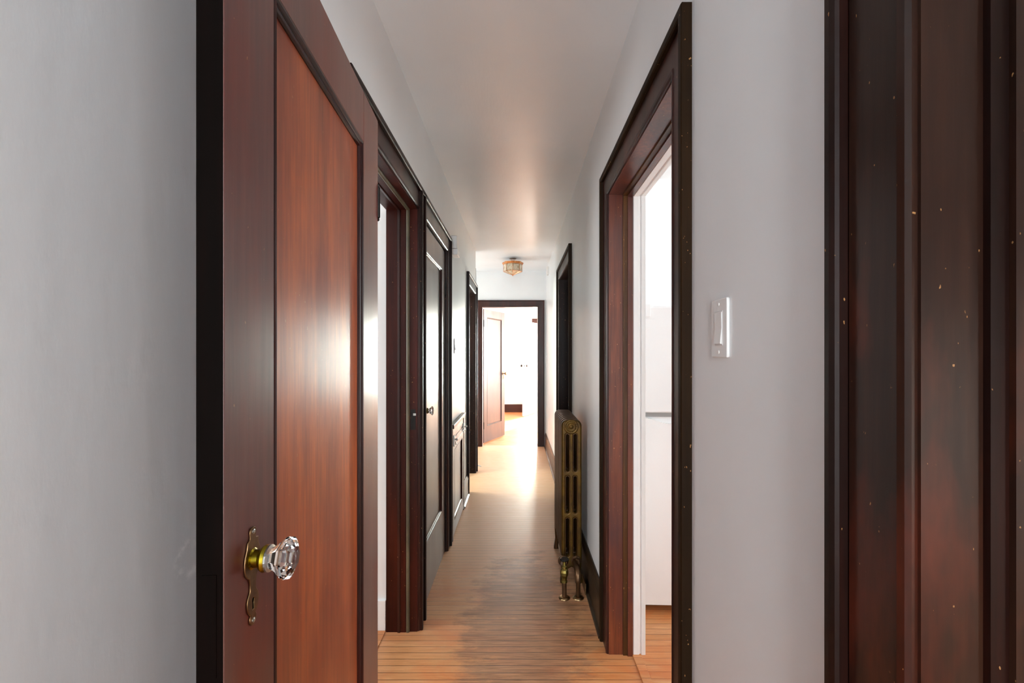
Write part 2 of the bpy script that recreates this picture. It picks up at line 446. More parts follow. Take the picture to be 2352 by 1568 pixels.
# ceilings and floors
def slab(name, x0, x1, y0, y1, z0, z1, m, label, cat):
    o = boxes(name, [(x0, x1, y0, y1, z0, z1)], m); tag(o, label, cat, kind='structure'); return o
slab('ceiling', XL, XR, -2.3, 5.33, HC, HC+.08, M['ceiling'], 'glossy pale grey hall ceiling running away from the camera', 'ceiling')
slab('ceiling_end', -1.72, XR, 5.33, YE, HC2, HC2+.06, M['ceiling'], 'slightly higher ceiling with the brass lamp at the end of the hall', 'ceiling')
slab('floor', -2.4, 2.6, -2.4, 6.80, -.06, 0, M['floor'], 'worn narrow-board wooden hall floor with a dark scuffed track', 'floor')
slab('floor_kitchen', XR2-.03, 3.5, .96, 3.45, 0, .004, M['floor2'], 'orange wooden kitchen floor seen through the right doorway', 'floor')
slab('floor_far_room', -2.4, 2.6, 6.80, 13.0, -.06, 0, M['floor2'], 'bright sunlit wooden floor of the room at the hall end', 'floor')

# rooms on the right
def win_y(n, x, y0, y1, z0, z1, label):
    """window in a wall whose plane is x = const: frame, muntins, pane"""
    e = empty('window_%d' % n, (x, (y0+y1)/2, z0), 0, label, 'window', kind='structure')
    yc = (y1-y0)/2; h = z1-z0
    boxes('window_frame', [(-.03, .03, -yc, -yc+.05, 0, h), (-.03, .03, yc-.05, yc, 0, h), (-.03, .03, -yc+.05, yc-.05, 0, .06), (-.03, .03, -yc+.05, yc-.05, h-.05, h),
                           (-.02, .02, -yc+.05, yc-.05, h/2-.02, h/2+.02)], M['white'], e, .003)
    boxes('window_pane', [(-.003, .003, -yc+.05, yc-.05, .06, h-.05)], M['pane'], e)
    return e
def win_x(n, y, x0, x1, z0, z1, label):
    e = win_y(n, 0, -(x1-x0)/2, (x1-x0)/2, z0, z1, label); e.location = ((x0+x1)/2, y, z0); e.rotation_euler.z = math.pi/2; return e

H = 2.65
wall_y('wall_kitchen_right', 3.4, 3.52, .85, 3.45, H, [(1.0, 2.9, .85, 2.25)], M['room'], 'white kitchen wall with the window')
wall_x('wall_kitchen_far', 3.10, 3.2, XR2-.04, 3.4, H, [], M['room'], 'white kitchen wall behind the refrigerator')
wall_x('wall_kitchen_near', .80, .92, XR2-.04, 3.52, H, [], M['room'], 'white wall between the kitchen and the near room')
slab('ceiling_kitchen', XR2-.04, 3.4, .92, 3.10, H-.1, H, M['room'], 'white kitchen ceiling seen over the right doorway', 'ceiling')
win_y(1, 3.46, 1.0, 2.9, .85, 2.25, 'white window in the kitchen wall opposite the hall')
wall_y('wall_near_right', 3.4, 3.52, -2.4, .80, H, [(-1.25, .25, .75, 2.25)], M['room'], 'white wall with window in the room beside the camera')
wall_x('wall_near_back', -2.4, -2.3, XR2-.04, 3.4, H, [], M['room'], 'white back wall of the room beside the camera')
slab('ceiling_near_room', XR2-.04, 3.4, -2.3, .80, H-.1, H, M['room'], 'white ceiling of the room beside the camera', 'ceiling')
slab('floor_near_room', XR2-.03, 3.4, -2.3, .80, 0, .004, M['floor2'], 'wooden floor of the room beside the camera', 'floor')
win_y(2, 3.46, -1.25, .25, .75, 2.25, 'white window in the room beside the camera')
# room on the left
wall_x('wall_bath_far', 2.238, 2.34, -2.95, XL2+.02, H, [], M['room'], 'white wall seen through the left doorway, past the brown jamb')
wall_x('wall_bath_near', .1, .2, -2.95, XL2+.02, H, [], M['room'], 'white wall closing the left room')
wall_y('wall_bath_left', -2.95, -2.85, .2, 2.24, H, [(.65, 1.75, .8, 2.2)], M['room'], 'white wall with window in the left room')
slab('ceiling_bath', -2.85, XL2+.02, .2, 2.24, H-.1, H, M['room'], 'white ceiling of the left room', 'ceiling')
slab('floor_bath', -2.85, XL2-.002, .2, 2.24, 0, .004, M['floor2'], 'wooden floor of the left room', 'floor')
o = boxes('baseboard_bath', [(-2.8, XL2-.002, 2.222, 2.238, .004, .15)], M['white'], None, .002); tag(o, 'white baseboard of the left room beside the doorway jamb', 'baseboard', kind='structure')
win_y(3, -2.9, .65, 1.75, .8, 2.2, 'white window in the left room')
# stair space behind the open doorway on the left
wall_x('wall_stair_near', 4.2, 4.3, -2.3, XL2+.02, H, [], M['wall'], 'wall of the stair space')
wall_y('wall_stair_left', -2.3, -2.2, 4.3, 5.18, H, [(4.54, 5.14, 1.45, 2.35)], M['wall'], 'outer wall of the stair space with a small window added for fill light')
slab('ceiling_stair', -2.2, XL2+.02, 4.3, 5.18, H-.1, H, M['room'], 'ceiling of the stair space', 'ceiling')
# closet behind the closed door is closed by its door leaf
# far room
wall_y('wall_far_right', 2.6, 2.72, YE2, 13.0, 2.75, [(7.45, 9.35, .7, 2.3)], M['room'], 'white wall with a large window in the far room')
wall_y('wall_far_left', -2.4, -2.3, YE2, 13.0, 2.75, [], M['room'], 'white left wall of the far room')
FD = (.45, 2.15)
wall_x('wall_far_end', 10.77, 10.90, -2.3, 2.6, 2.75, [(FD[0], FD[1], 0, 2.06)], M['room'], 'bright white wall at the back of the far room')
wall_x('wall_sunroom', 12.9, 13.0, -2.3, 2.6, 2.75, [(-.4, 2.5, .35, 2.55)], M['room'], 'window wall of the sunroom')
slab('ceiling_far_room', -2.3, 2.6, YE2, 12.9, 2.65, 2.75, M['room'], 'white ceiling of the far room', 'ceiling')
win_y(4, 2.66, 7.45, 9.35, .7, 2.3, 'large white window on the sunny side of the far room')
win_x(5, 12.95, -.4, 2.5, .35, 2.55, 'wide white sunroom window')
win_x(6, -2.35, -.4, .35, .3, 2.45, 'unseen window behind the camera, added to let fill light in')
win_y(7, -1.785, 5.6, 6.4, .9, 2.2, 'window added beside the end of the hall for fill light')
win_y(8, -2.25, 4.54, 5.14, 1.45, 2.35, 'small window added to the stair space for fill light')

# ------------------------------------------------------------------ door frames
CW = .110
def casing_profiles(full=True):
    # d measured outward from the inner edge, w proud of the wall
    field = [(0, 0), (0, .009), (.004, .013), (.012, .0145), (.014, .012), (.084, .012), (.086, .009), (.086, 0)]
    band = [(.0865, 0), (.0865, .022), (.089, .026), (.098, .027), (.107, .0265), (CW, .024), (CW, 0)]
    return field, band

def frame_on_wall(n, wallx, side, op, label, mats, top=DT, jamb_prof=None, jamb_mat=None, legs='both', strip=False, extra=None):
    """side +1: wall face looks to -x (right wall), -1: face looks to +x (left wall)"""
    e = empty('trim_%d' % n, (wallx, (op[0]+op[1])/2, 0), 0, label, 'door frame', kind='structure')
    yc = (op[0]+op[1])/2; h = (op[1]-op[0])/2
    fn = lambda u, v, w_: Vector((-side*w_, u, v))
    # travel such that the left of travel is outward: up the +y side would have left = -y (inward) so go up the -y side, over, down
    path = [(-h, 0), (-h, top), (h, top), (h, 0)]
    field, band = casing_profiles()
    bm = bmesh.new(); sweep_path(bm, path, [(d+.004, w_) for d, w_ in field], fn); link('casing', bm, mats[0], e)
    bm = bmesh.new(); sweep_path(bm, path, [(d+.004, w_) for d, w_ in band], fn); link('backband', bm, mats[1], e)
    if jamb_prof:
        for name, prof, mat in jamb_prof:
            bm = bmesh.new(); sweep_path(bm, path, prof, fn); link(name, bm, mat, e)
    return e

# jamb profiles: (d outward [negative = into the opening], w proud of wall [negative = into the wall])
def right_jamb(depth, mat, matg):
    T = RJ
    return [
        ('jamb', [(0, .003), (0, -.060), (T, -.060), (T, .003)], mat),
        ('jamb_rabbet', [(-.007, -.0605), (-.007, -.079), (T, -.079), (T, -.0605)], matg),
        ('door_stop', [(-.013, -.0795), (-.013, -.102), (-.010, -.104), (T, -.104), (T, -.0795)], mat),
    ]
white_part = [('white_jamb', [(-.008, -.1045), (-.011, -.107), (-.011, -.130), (-.006, -.134), (-.004, -.140), (-.009, -.143), (-.009, -.160), (.06, -.160), (.06, -.1605+.012), (RJ, -.148), (RJ, -.1045)], M['white'])]

frame_on_wall(1, XR, 1, R1, 'dark red wooden frame of the open kitchen doorway on the right', (M['trim'], M['backband_green']), DT+.01,
              right_jamb(.1, M['trim_red'], M['near_bare']) + white_part)
frame_on_wall(2, XR, 1, R0, 'very near dark wooden door frame filling the right edge', (M['near_trim'], M['trim_dark']), DT+.01,
              right_jamb(.1, M['near_trim'], M['trim_dark']) + white_part)
frame_on_wall(3, XR, 1, R2, 'dark frame of the closed doorway behind the radiator', (M['trim_dark'], M['backband_green']), DT+.03,
              [('jamb', [(0, .003), (0, -.10), (RJ, -.10), (RJ, .003)], M['trim_dark'])])
T = RJ
left_prof = [
    ('jamb', [(0, .003), (0, -.034), (T, -.034), (T, .003)], M['jamb_left']),
    ('weatherstrip', [(-.004, -.0345), (-.009, -.038), (-.010, -.043), (-.007, -.0495), (0, -.051), (T, -.051), (T, -.0345)], M['strip']),
    ('door_stop', [(-.006, -.0515), (-.006, -.078), (T, -.078), (T, -.0515)], M['jamb_left']),
    ('stop_bead', [(-.009, -.0785), (-.011, -.082), (-.009, -.092), (T, -.092), (T, -.0785)], M['trim']),
    ('inner_jamb', [(-.005, -.0925), (-.005, -.148), (T, -.148), (T, -.0925)], M['jamb_left']),
]
f1 = frame_on_wall(4, XL, -1, L1, 'dark red wooden frame of the open doorway behind the big brown door', (M['trim'], M['trim_dark']), DT, left_prof)
# strike plate on the far jamb of that doorway
bm = bmesh.new(); box(bm, -.030, -.006, h_ := (L1[1]-L1[0])/2-.0015, h_+.002, .985, 1.085)
sp = link('strike_plate', bm, M['iron'], f1, bevel=.0005)
bm = bmesh.new(); box(bm, -.016, -.002, h_-.006, h_-.0015, 1.055, 1.066); link('strike_lip', bm, M['steel'], sp)
bm = bmesh.new(); box(bm, -.029, -.022, h_-.0022, h_-.001, 1.050, 1.072); box(bm, -.029, -.022, h_-.0022, h_-.001, 1.0, 1.024); link('latch_hole', bm, M['hole'], sp)
frame_on_wall(5, XL, -1, L2, 'dark frame of the closed closet door on the left', (M['trim'], M['trim_dark']), DT,
              [('jamb', [(0, .003), (0, -.05), (T, -.05), (T, .003)], M['trim_dark'])])
f3 = frame_on_wall(6, XL, -1, L3, 'dark frame of the open stair doorway at the far left', (M['trim_dark'], M['trim_dark']), DT-.02,
              [('jamb', [(0, .003), (0, -.125), (T, -.125), (T, .003)], M['trim_dark'])])
# end frame (wall faces -y)
e = empty('trim_7', (0, YE, 0), 0, 'dark red-brown frame of the doorway at the far end of the hall', 'door frame', kind='structure')
path = [(E[0], 0), (E[0], 2.057), (E[1], 2.057), (E[1], 0)]
fnE = lambda u, v, w_: Vector((u, -w_, v))
field, band = casing_profiles()
bm = bmesh.new(); sweep_path(bm, path, field, fnE); link('casing', bm, M['trim'], e)
bm = bmesh.new(); sweep_path(bm, path, [(min(d, .1), w_) for d, w_ in band], fnE); link('backband', bm, M['trim'], e)
bm = bmesh.new(); sweep_path(bm, path, [(0, .003), (0, -.15), (T, -.15), (T, .003)], fnE); link('jamb', bm, M['closet'], e)
# far doorway head and legs in the far room
e = empty('trim_8', (0, 10.77, 0), 0, 'brown wooden frame in the far room behind the white glazed door', 'door frame', kind='structure')
bm = bmesh.new(); sweep_path(bm, [(FD[0], 0), (FD[0], 2.09), (FD[1], 2.09), (FD[1], 0)], [(0, 0), (0, .02), (.12, .02), (.12, 0)], fnE); link('casing', bm, M['base_x'], e)

# ------------------------------------------------------------------ door leaf builder (local: u along +x from hinge-free edge 0..W, front face looks to -y, thickness to +y)
def panel_door(e, W, Hd, stL, stR, top, bot, Tk, m_st, m_pan, m_bead, m_edge=None, both=True):
    st = boxes('stile', [(0, stL, 0, Tk, 0, Hd)], m_st, e, .0015)
    boxes('stile', [(W-stR, W, 0, Tk, 0, Hd)], m_st, e, .0015)
    boxes('rail', [(stL+.0003, W-stR-.0003, .0003, Tk-.0003, Hd-top, Hd)], m_st, e, .001)
    boxes('rail', [(stL+.0003, W-stR-.0003, .0003, Tk-.0003, 0, bot)], m_st, e, .001)
    boxes('panel', [(stL, W-stR, .012, Tk-.012, bot, Hd-top)], m_pan, e)
    prof = [(0, .001), (.003, -.0005), (.007, -.001), (.010, .0015), (.0115, .004), (.015, .0035), (.018, .0055), (.020, .0095), (.020, .012), (0, .012)]
    bm = bmesh.new()
    path = [(stL, bot), (W-stR, bot), (W-stR, Hd-top), (stL, Hd-top)]      # counter-clockwise: left of travel is inside
    sweep_path(bm, path, prof, lambda u, v, w_: Vector((u, w_, v)), True)
    if both: sweep_path(bm, path, prof, lambda u, v, w_: Vector((u, Tk-w_, v)), True)
    link('panel_bead', bm, m_bead, e)
    if m_edge is not None:
        boxes('edge_strip', [(-.0012, 0, .001, Tk-.001, 0, Hd)], m_edge, e)

def glass_knob(e, x, z, y=0, d=-1, s=1.0, m_rose=None):
    """knob standing off the face y in direction d"""
    Mx = axisM((x, y, z), (0, d, 0))
    bm = bmesh.new()
    lathe(bm, [(.015*s, 0), (.0125*s, .002*s), (.0120*s, .009*s), (.0165*s, .012*s), (.019*s, .016*s), (.0175*s, .020*s)], Mx, 24)
    k = link('knob_shank', bm, M['brass'], e, smooth=True); k.data.set_sharp_from_angle(angle=math.radians(40))
    bm = bmesh.new()
    lathe(bm, [(.015*s, .0202*s), (.0185*s, .021*s), (.0185*s, .0235*s), (.015*s, .0250*s)], Mx, 24); link('knob_collar', bm, M['steel'], k, smooth=False)
    bm = bmesh.new()
    lathe(bm, [(.009*s, .0255*s), (.0145*s, .0255*s), (.0175*s, .031*s), (.0225*s, .038*s), (.0290*s, .0455*s), (.0302*s, .0490*s), (.0255*s, .0535*s), (.016*s, .0575*s), (.001*s, .0585*s)], Mx, 8)
    link('glass_knob', bm, M['glass'], k)

def escutcheon(e, x, zc, y, d):
    """long brass plate: lobe with screw on top, wide centre with knob hole, waist, oval keyhole part, lobe"""
    half = [(.0, .070), (.004, .0695), (.0065, .066), (.0070, .062), (.0060, .057), (.0066, .0535), (.0115, .0520), (.0118, .048), (.0130, .042), (.0165, .034), (.0180, .027), (.0180, .016), (.0165, .009), (.0120, .003), (.0085, .000),
            (.0065, -.008), (.0060, -.018), (.0075, -.021), (.0105, -.025), (.0125, -.031), (.0125, -.038), (.0105, -.046), (.0075, -.051), (.0055, -.053), (.0072, -.057), (.0070, -.062), (.0040, -.067), (.0, -.069)]
    half = [(a*1.22, b) for a, b in half]
    out = [(a, b) for a, b in half] + [(-a, b) for a, b in reversed(half[1:-1])]
    key = [(.0035*math.cos(t), -.033+.0035*math.sin(t)) for t in [math.radians(-60+k*300/12) for k in range(13)]]
    key = [(.0018, -.036), *key[1:-1], (-.0018, -.036), (-.0030, -.046), (.0030, -.046)]
    me = plate_mesh('escutcheon', [out, key], .0026, .0008, 1)
    R = Matrix.Translation((x, y+d*.0016, zc)) @ Matrix.Rotation(math.pi/2, 4, 'X')
    o = mesh_obj('escutcheon', me, M['brass_old'], e, R)
    boxes('keyhole', [(x-.005, x+.005, y+d*.0004, y+d*.0001, zc-.048, zc-.028)], M['hole'], o)
    for zz in (.0635, -.0615):
        bm = bmesh.new(); lathe(bm, [(.0036, 0), (.0036, .0012), (.002, .0022), (.0003, .0024)], axisM((x, y+d*.0025, zc+zz), (0, d, 0)), 12)
        link('screw', bm, M['steel'], o)
    return o

def hinge(e, x, y, z, m=None, r=.006, h_=.09):
    bm = bmesh.new()
    lathe(bm, [(.001, -h_/2-.012), (r*.7, -h_/2-.008), (r*.5, -h_/2-.003), (r, -h_/2), (r, h_/2), (r*.5, h_/2+.003), (r*.7, h_/2+.008), (.001, h_/2+.012)], Matrix.Translation((x, y, z)), 12)
    box(bm, x-.012, x+.012, y+.002, y+.004, z-h_/2, z+h_/2)
    link('hinge', bm, m or M['iron'], e)

# the big open door on the left, folded back almost against the wall: free edge near the camera
# local +x runs from the free (near) edge to the hinge edge, local -y is the face we see (turned to +X)
p0 = Vector((-.373, .577)); p1 = Vector((-.424, 1.376)); dv = p1-p0
ang = math.atan2(dv.y, dv.x)
d1 = empty('door_1', (p0.x, p0.y, .012), ang, 'large open glossy red-brown panelled door on the left with the big glass knob', 'door', kind='structure')
Wd = dv.length; Hd = 2.045
panel_door(d1, Wd, Hd, .135, .155, .135, .30, .034, M['door_stile'], M['door_panel'], M['bead'], M['door_edge'])
# d = -1: local -y must face +X
esc = escutcheon(d1, .067, 1.037-.012, 0, -1)
glass_knob(d1, .067, 1.062-.012, -.003, -1, 1.0)
boxes('latch_plate', [(-.0022, -.0012, .008, .026, .93, 1.06)], M['door_edge'], d1)
for z_ in (.25, 1.8): hinge(d1, Wd+.004, .0, z_)

# closed closet door on the left: face looks to +X.  local +x runs to +Y, local -y -> +X requires rotation +90
d2 = empty('door_2', (XL-.006, L2[0]+.002, .006), math.pi/2, 'closed shiny dark closet door on the left with a small glass knob', 'door', kind='structure')
W2 = L2[1]-L2[0]-.004
panel_door(d2, W2, DT-.012, .11, .125, .135, .31, .034, M['closet'], M['closet'], M['bead'], both=False)
bm = bmesh.new(); lathe(bm, [(.014, 0), (.014, .002), (.010, .003)], axisM((.095, 0, 1.048), (0, -1, 0)), 20); link('rose', bm, M['brass_old'], d2)
escutcheon(d2, .095, 1.02, 0, -1)
glass_knob(d2, .095, 1.045, -.001, -1, .82)
for z_ in (.27, 1.80): hinge(d2, W2+.001, -.004, z_, M['iron'])

# closed door in the right wall behind the radiator
d3 = empty('door_3', (XR+.095, R2[1]-.002, .006), -math.pi/2, 'closed nearly black door recessed behind the radiator', 'door', kind='structure')
panel_door(d3, R2[1]-R2[0]-.004, DT+.018, .11, .11, .135, .3, .034, M['trim_dark'], M['trim_dark'], M['trim_dark'], both=False)
bm = bmesh.new(); lathe(bm, [(.012, 0), (.014, .003), (.010, .006), (.006, .006), (.006, .003)], axisM((.05, -.001, 1.92), (0, -1, 0)), 16); link('coat_hook', bm, M['brass_old'], d3)

# door standing open in the far room
q0 = Vector((-.522, 6.93)); q1 = Vector((-.225, 7.62)); dv = q1-q0
d4 = empty('door_4', (q0.x, q0.y, .012), math.atan2(dv.y, dv.x), 'open panelled wooden door inside the doorway at the hall end', 'door', kind='structure')
W4 = dv.length
panel_door(d4, W4, 2.04, .11, .11, .12, .24, .034, M['far_door'], M['far_door'], M['bead'])
boxes('edge_strip', [(-.0015, 0, 0, .034, 0, 2.04)], M['jamb_left'], d4)
bm = bmesh.new(); lathe(bm, [(.008, 0), (.008, .03), (.022, .035), (.027, .045), (.022, .055), (.001, .058)], axisM((W4-.055, -.001, 1.03), (0, -1, 0)), 16)
link('door_knob', bm, M['brass_old'], d4, smooth=True)
escutcheon(d4, W4-.055, 1.0, 0, -1)
for z_ in (.26, 1.82): hinge(d4, -.006, .0, z_, M['trim_dark'], .009, .10)

# white glazed door in the far room
r0 = Vector((.124, 9.95)); r1 = Vector((.45, 10.66)); dv = r1-r0
d5 = empty('door_5', (r0.x, r0.y, .012), math.atan2(dv.y, dv.x), 'white glazed door with ten panes standing open in the far room', 'door', kind='structure')
W5 = dv.length; H5 = 2.08
gx0, gx1, gz0, gz1 = .13, W5-.13, .42, H5-.16
boxes('door_frame', [(0, gx0, 0, .034, 0, H5), (gx1, W5, 0, .034, 0, H5), (gx0, gx1, 0, .034, 0, gz0), (gx0, gx1, 0, .034, gz1, H5)], M['white'], d5, .001)
mb = []
mb.append(((gx0+gx1)/2-.012, (gx0+gx1)/2+.012, .004, .030, gz0, gz1))
for k in range(1, 5):
    z_ = gz0+(gz1-gz0)*k/5; mb.append((gx0, gx1, .006, .028, z_-.012, z_+.012))
boxes('muntin', mb, M['white'], d5)
boxes('glass_pane', [(gx0, gx1, .015, .019, gz0, gz1)], M['pane'], d5)
bm = bmesh.new()
for s_, y_ in ((-1, 0), (1, .034)):
    lathe(bm, [(.02, 0), (.02, .004), (.007, .005), (.007, .035), (.024, .04), (.028, .05), (.022, .06), (.001, .062)], axisM((.06, y_, 1.10), (0, s_, 0)), 16)
link('door_knob', bm, M['iron'], d5, smooth=True)

# ------------------------------------------------------------------ baseboards, threshold
def baseboard_y(name, x, side, y0, y1, label, m, hh=.205):
    fn = lambda u, v, w_: Vector((x-side*w_, u, v))
    bm = bmesh.new()
    prof = [(0, 0), (0, .030), (.012, .029), (.020, .018), (.150, .016), (.155, .019), (.175, .018), (.195, .010), (hh, .006), (hh, 0)]
    rings = []
    for y in (y0, y1): rings.append([bm.verts.new((x-side*w_, y, v)) for v, w_ in prof])
    n = len(prof)
    for j in range(n): bm.faces.new((rings[0][j], rings[0][(j+1) % n], rings[1][(j+1) % n], rings[1][j]))
    bm.faces.new(rings[0]); bm.faces.new(rings[1])
    o = link(name, bm, m); return tag(o, label, 'baseboard', kind='structure')
off = CW+.005
baseboard_y('baseboard_right', XR, 1, R1[1]+off, R2[0]-off, 'dark green-brown baseboard running behind the radiator', M['base_dark'], .225)
baseboard_y('baseboard_right_far', XR, 1, R2[1]+off, YE-.028, 'purple-brown baseboard on the right before the hall end', M['base'])
baseboard_y('baseboard_right_near', XR, 1, R0[1]+off, R1[0]-off, 'dark baseboard on the right under the light switch', M['base_dark'])
baseboard_y('baseboard_left', XL, -1, 4.01, L3[0]-off, 'short grey-brown baseboard between the small cupboard and stair doorway', M['base'])
baseboard_y('baseboard_left_near', XL, -1, -2.3, L1[0]-off, 'baseboard of the left wall behind the open door', M['base_dark'])
o = boxes('baseboard_far_room', [(-2.3, FD[0]-.13, 10.75, 10.77, 0, .185)], M['base_x'], None, .003); tag(o, 'reddish-brown baseboard along the back wall of the far room', 'baseboard', kind='structure')
o = boxes('threshold_kitchen', [(.513, .553, R1[0]-.01, R1[1]+.01, 0, .007)], M['trim_y'], None, .002)
o.data.materials.clear(); o.data.materials.append(M['floor2']); tag(o, 'narrow wooden threshold strip of the kitchen doorway', 'threshold', kind='structure')
# small rounded blocking at the end of the left wall
o = boxes('trim_9', [(XL-.004, XL+.006, YV-.001, YV+.012, 0, HC-.2)], M['wall'], None, .002); tag(o, 'narrow painted corner bead where the left wall stops', 'trim', kind='structure')
bm = bmesh.new(); lathe(bm, [(.008, 0), (.010, .012), (.007, .045), (.011, .055), (.002, .062)], axisM((XL+.004, YV+.04, .06), (1, 0, -.35)), 12)
o = link('door_stop', bm, M['white'], smooth=True); tag(o, 'small white door stop at the foot of the left wall end', 'door stop')
o.location = (0, 0, 0)

# ------------------------------------------------------------------ radiator
RX, RW = .316, .120
rad = empty('radiator', (RX, 2.68, 0), 0, 'old bronze-painted cast-iron column radiator against the right wall', 'radiator')
slots = [(cx, (z1_+z0_)/2, .018, z1_-z0_) for cx in (-.0245, .0205) for z0_, z1_ in ((.665, .883), (.419, .634), (.165, .388))]
def rad_outline(feet):
    pts = []
    hw = RW/2
    # clockwise-ish outline, rounded shoulders
    for k in range(9):
        a = math.radians(0+90*k/8); pts.append((hw-.034+.034*math.cos(a), .966-.034+.034*math.sin(a)))
    for k in range(9):
        a = math.radians(90+90*k/8); pts.append((-hw+.034+.034*math.cos(a), .966-.034+.034*math.sin(a)))
    if feet:
        pts += [(-hw, .13), (-hw+.004, .07), (-hw-.004, .02), (-hw-.006, .002), (-hw+.026, .002), (-hw+.024, .04), (-hw+.036, .085), (0, .098), (hw-.036, .085), (hw-.024, .04), (hw-.026, .002), (hw+.006, .002), (hw+.004, .02), (hw-.004, .07), (hw, .13)]
    else:
        pts += [(-hw, .16), (-hw+.008, .125), (-hw+.022, .108), (-hw+.036, .12), (0, .135), (hw-.036, .12), (hw-.022, .108), (hw-.008, .125), (hw, .16)]
    return pts
NSEC = 9; PITCH = .0595
me_f = plate_mesh('section', [rad_outline(True)]+[stadium(*s_) for s_ in slots], .050, .011, 3)
me_m = plate_mesh('section', [rad_outline(False)]+[stadium(*s_) for s_ in slots], .050, .011, 3)
RM = Matrix.Rotation(math.pi/2, 4, 'X')
for me in (me_f, me_m):
    me.transform(RM); me.materials.append(M['rad'])
    for p in me.polygons: p.use_smooth = True
    me.set_sharp_from_angle(angle=math.radians(60))
me_g = me_f.copy(); me_g.materials.clear(); me_g.materials.append(M['rad_gold'])
for k in range(NSEC):
    me = me_g if k == 0 else (me_f if k == NSEC-1 else me_m)
    s_ = bpy.data.objects.new('section', me); COL.objects.link(s_); s_.parent = rad
    s_.location = (0, .028+k*PITCH, 0)
# flat raised rims around the slots on the end section
bm = bmesh.new()
for cx, cz, ww, hh in slots:
    pts = stadium(cx, cz, ww+.004, hh+.004)
    sweep_path(bm, pts, [(0, .0), (0, -.003), (-.0035, -.003), (-.0035, 0)], lambda u, v, w_: Vector((u, w_+.0035, v)), True)
link('slot_rim', bm, M['rad'], rad)
bm = bmesh.new()
Mx = axisM((-.003, .004, .927), (0, -1, 0))
lathe(bm, [(.043, 0), (.043, .003), (.036, .0045), (.033, .003), (.028, .002), (.026, .0045), (.022, .0045), (.019, .002), (.012, .002), (.010, .0055), (.004, .0065), (.0005, .0065)], Mx, 32)
for k in range(14):
    a = 2*math.pi*k/14
    lathe(bm, [(.0030, .002), (.0022, .0040), (.0004, .0048)], axisM((-.003+.0305*math.cos(a), .0035, .927+.0305*math.sin(a)), (0, -1, 0)), 8)
link('medallion', bm, M['rad_gold'], rad, smooth=True)
# hubs that join the sections
for cx, cz in ((-.030, .135), (.030, .135), (0, .925)):
    bm = bmesh.new(); lathe(bm, [(.020, 0), (.020, NSEC*PITCH-.02)], axisM((cx, .02, cz), (0, 1, 0)), 16)
    link('hub', bm, M['rad'], rad, smooth=False)
for cx in (-.050, .026):
    bm = bmesh.new(); lathe(bm, [(.030, 0), (.031, .012), (.024, .020), (.022, .034), (.017, .040)], axisM((cx, .008, .14), (0, -1, 0)), 8 if cx > 0 else 20)
    link('bushing', bm, M['pipe'], rad)
# supply valve and riser, local coords (radiator origin at RX, 2.68)
vx = .257-RX; vy = 2.53-2.68
bm = bmesh.new(); tube(bm, [(vx, vy, 0), (vx, vy, .115)], .0125, 16)
v_ = link('supply_riser', bm, M['pipe'], rad, smooth=True); v_.data.set_sharp_from_angle(angle=math.radians(50))
bm = bmesh.new()
lathe(bm, [(.014, .085), (.017, .088), (.017, .098), (.014, .101), (.016, .115), (.022, .130), (.023, .145), (.020, .158), (.013, .164), (.015, .168), (.015, .176), (.009, .182), (.006, .200), (.006, .215)], Matrix.Translation((vx, vy, 0)), 10)
v2 = link('valve', bm, metal('valve_brass', srgb(110, 96, 44), srgb(160, 146, 84), .35), rad)
bm = bmesh.new(); lathe(bm, [(.002, .209), (.018, .208), (.0235, .210), (.0255, .214), (.0235, .219), (.018, .220), (.010, .218), (.002, .2185)], Matrix.Translation((vx, vy, 0)), 28)
link('valve_handle', bm, M['iron'], v2, smooth=True)
bm = bmesh.new(); tube(bm, [(vx, .0, .14), (vx, vy+.018, .14)], .012, 14); link('valve_tail', bm, M['pipe'], v2, smooth=True)
rx2 = .334-RX
bm = bmesh.new(); tube(bm, [(rx2, vy, 0), (rx2, vy, .085), (rx2, vy, .087), (rx2, vy, .105), (rx2, vy+.004, .125), (rx2-.001, vy+.016, .141), (rx2-.002, vy+.036, .147), (rx2-.002, vy+.062, .147), (rx2-.002, vy+.064, .147), (rx2-.002, 0, .145)], [.0125, .0125, .0175, .0175, .018, .018, .018, .018, .0135, .0135], 16)
link('return_riser', bm, M['pipe'], rad, smooth=True)
for xx in (vx, rx2):
    bm = bmesh.new(); lathe(bm, [(.013, .010), (.016, .011), (.026, .007), (.032, .002), (.032, 0)], Matrix.Translation((xx, vy, 0)), 28); link('floor_flange', bm, M['flange'], rad, smooth=True)

# small brass cover plate leaning at the baseboard by the pipes
o = boxes('cover_plate', [(.377, .382, 2.56, 2.68, .001, .062)], M['brass_old'], None, .001)
tag(o, 'small dull brass plate standing against the baseboard beside the radiator pipes', 'cover plate')

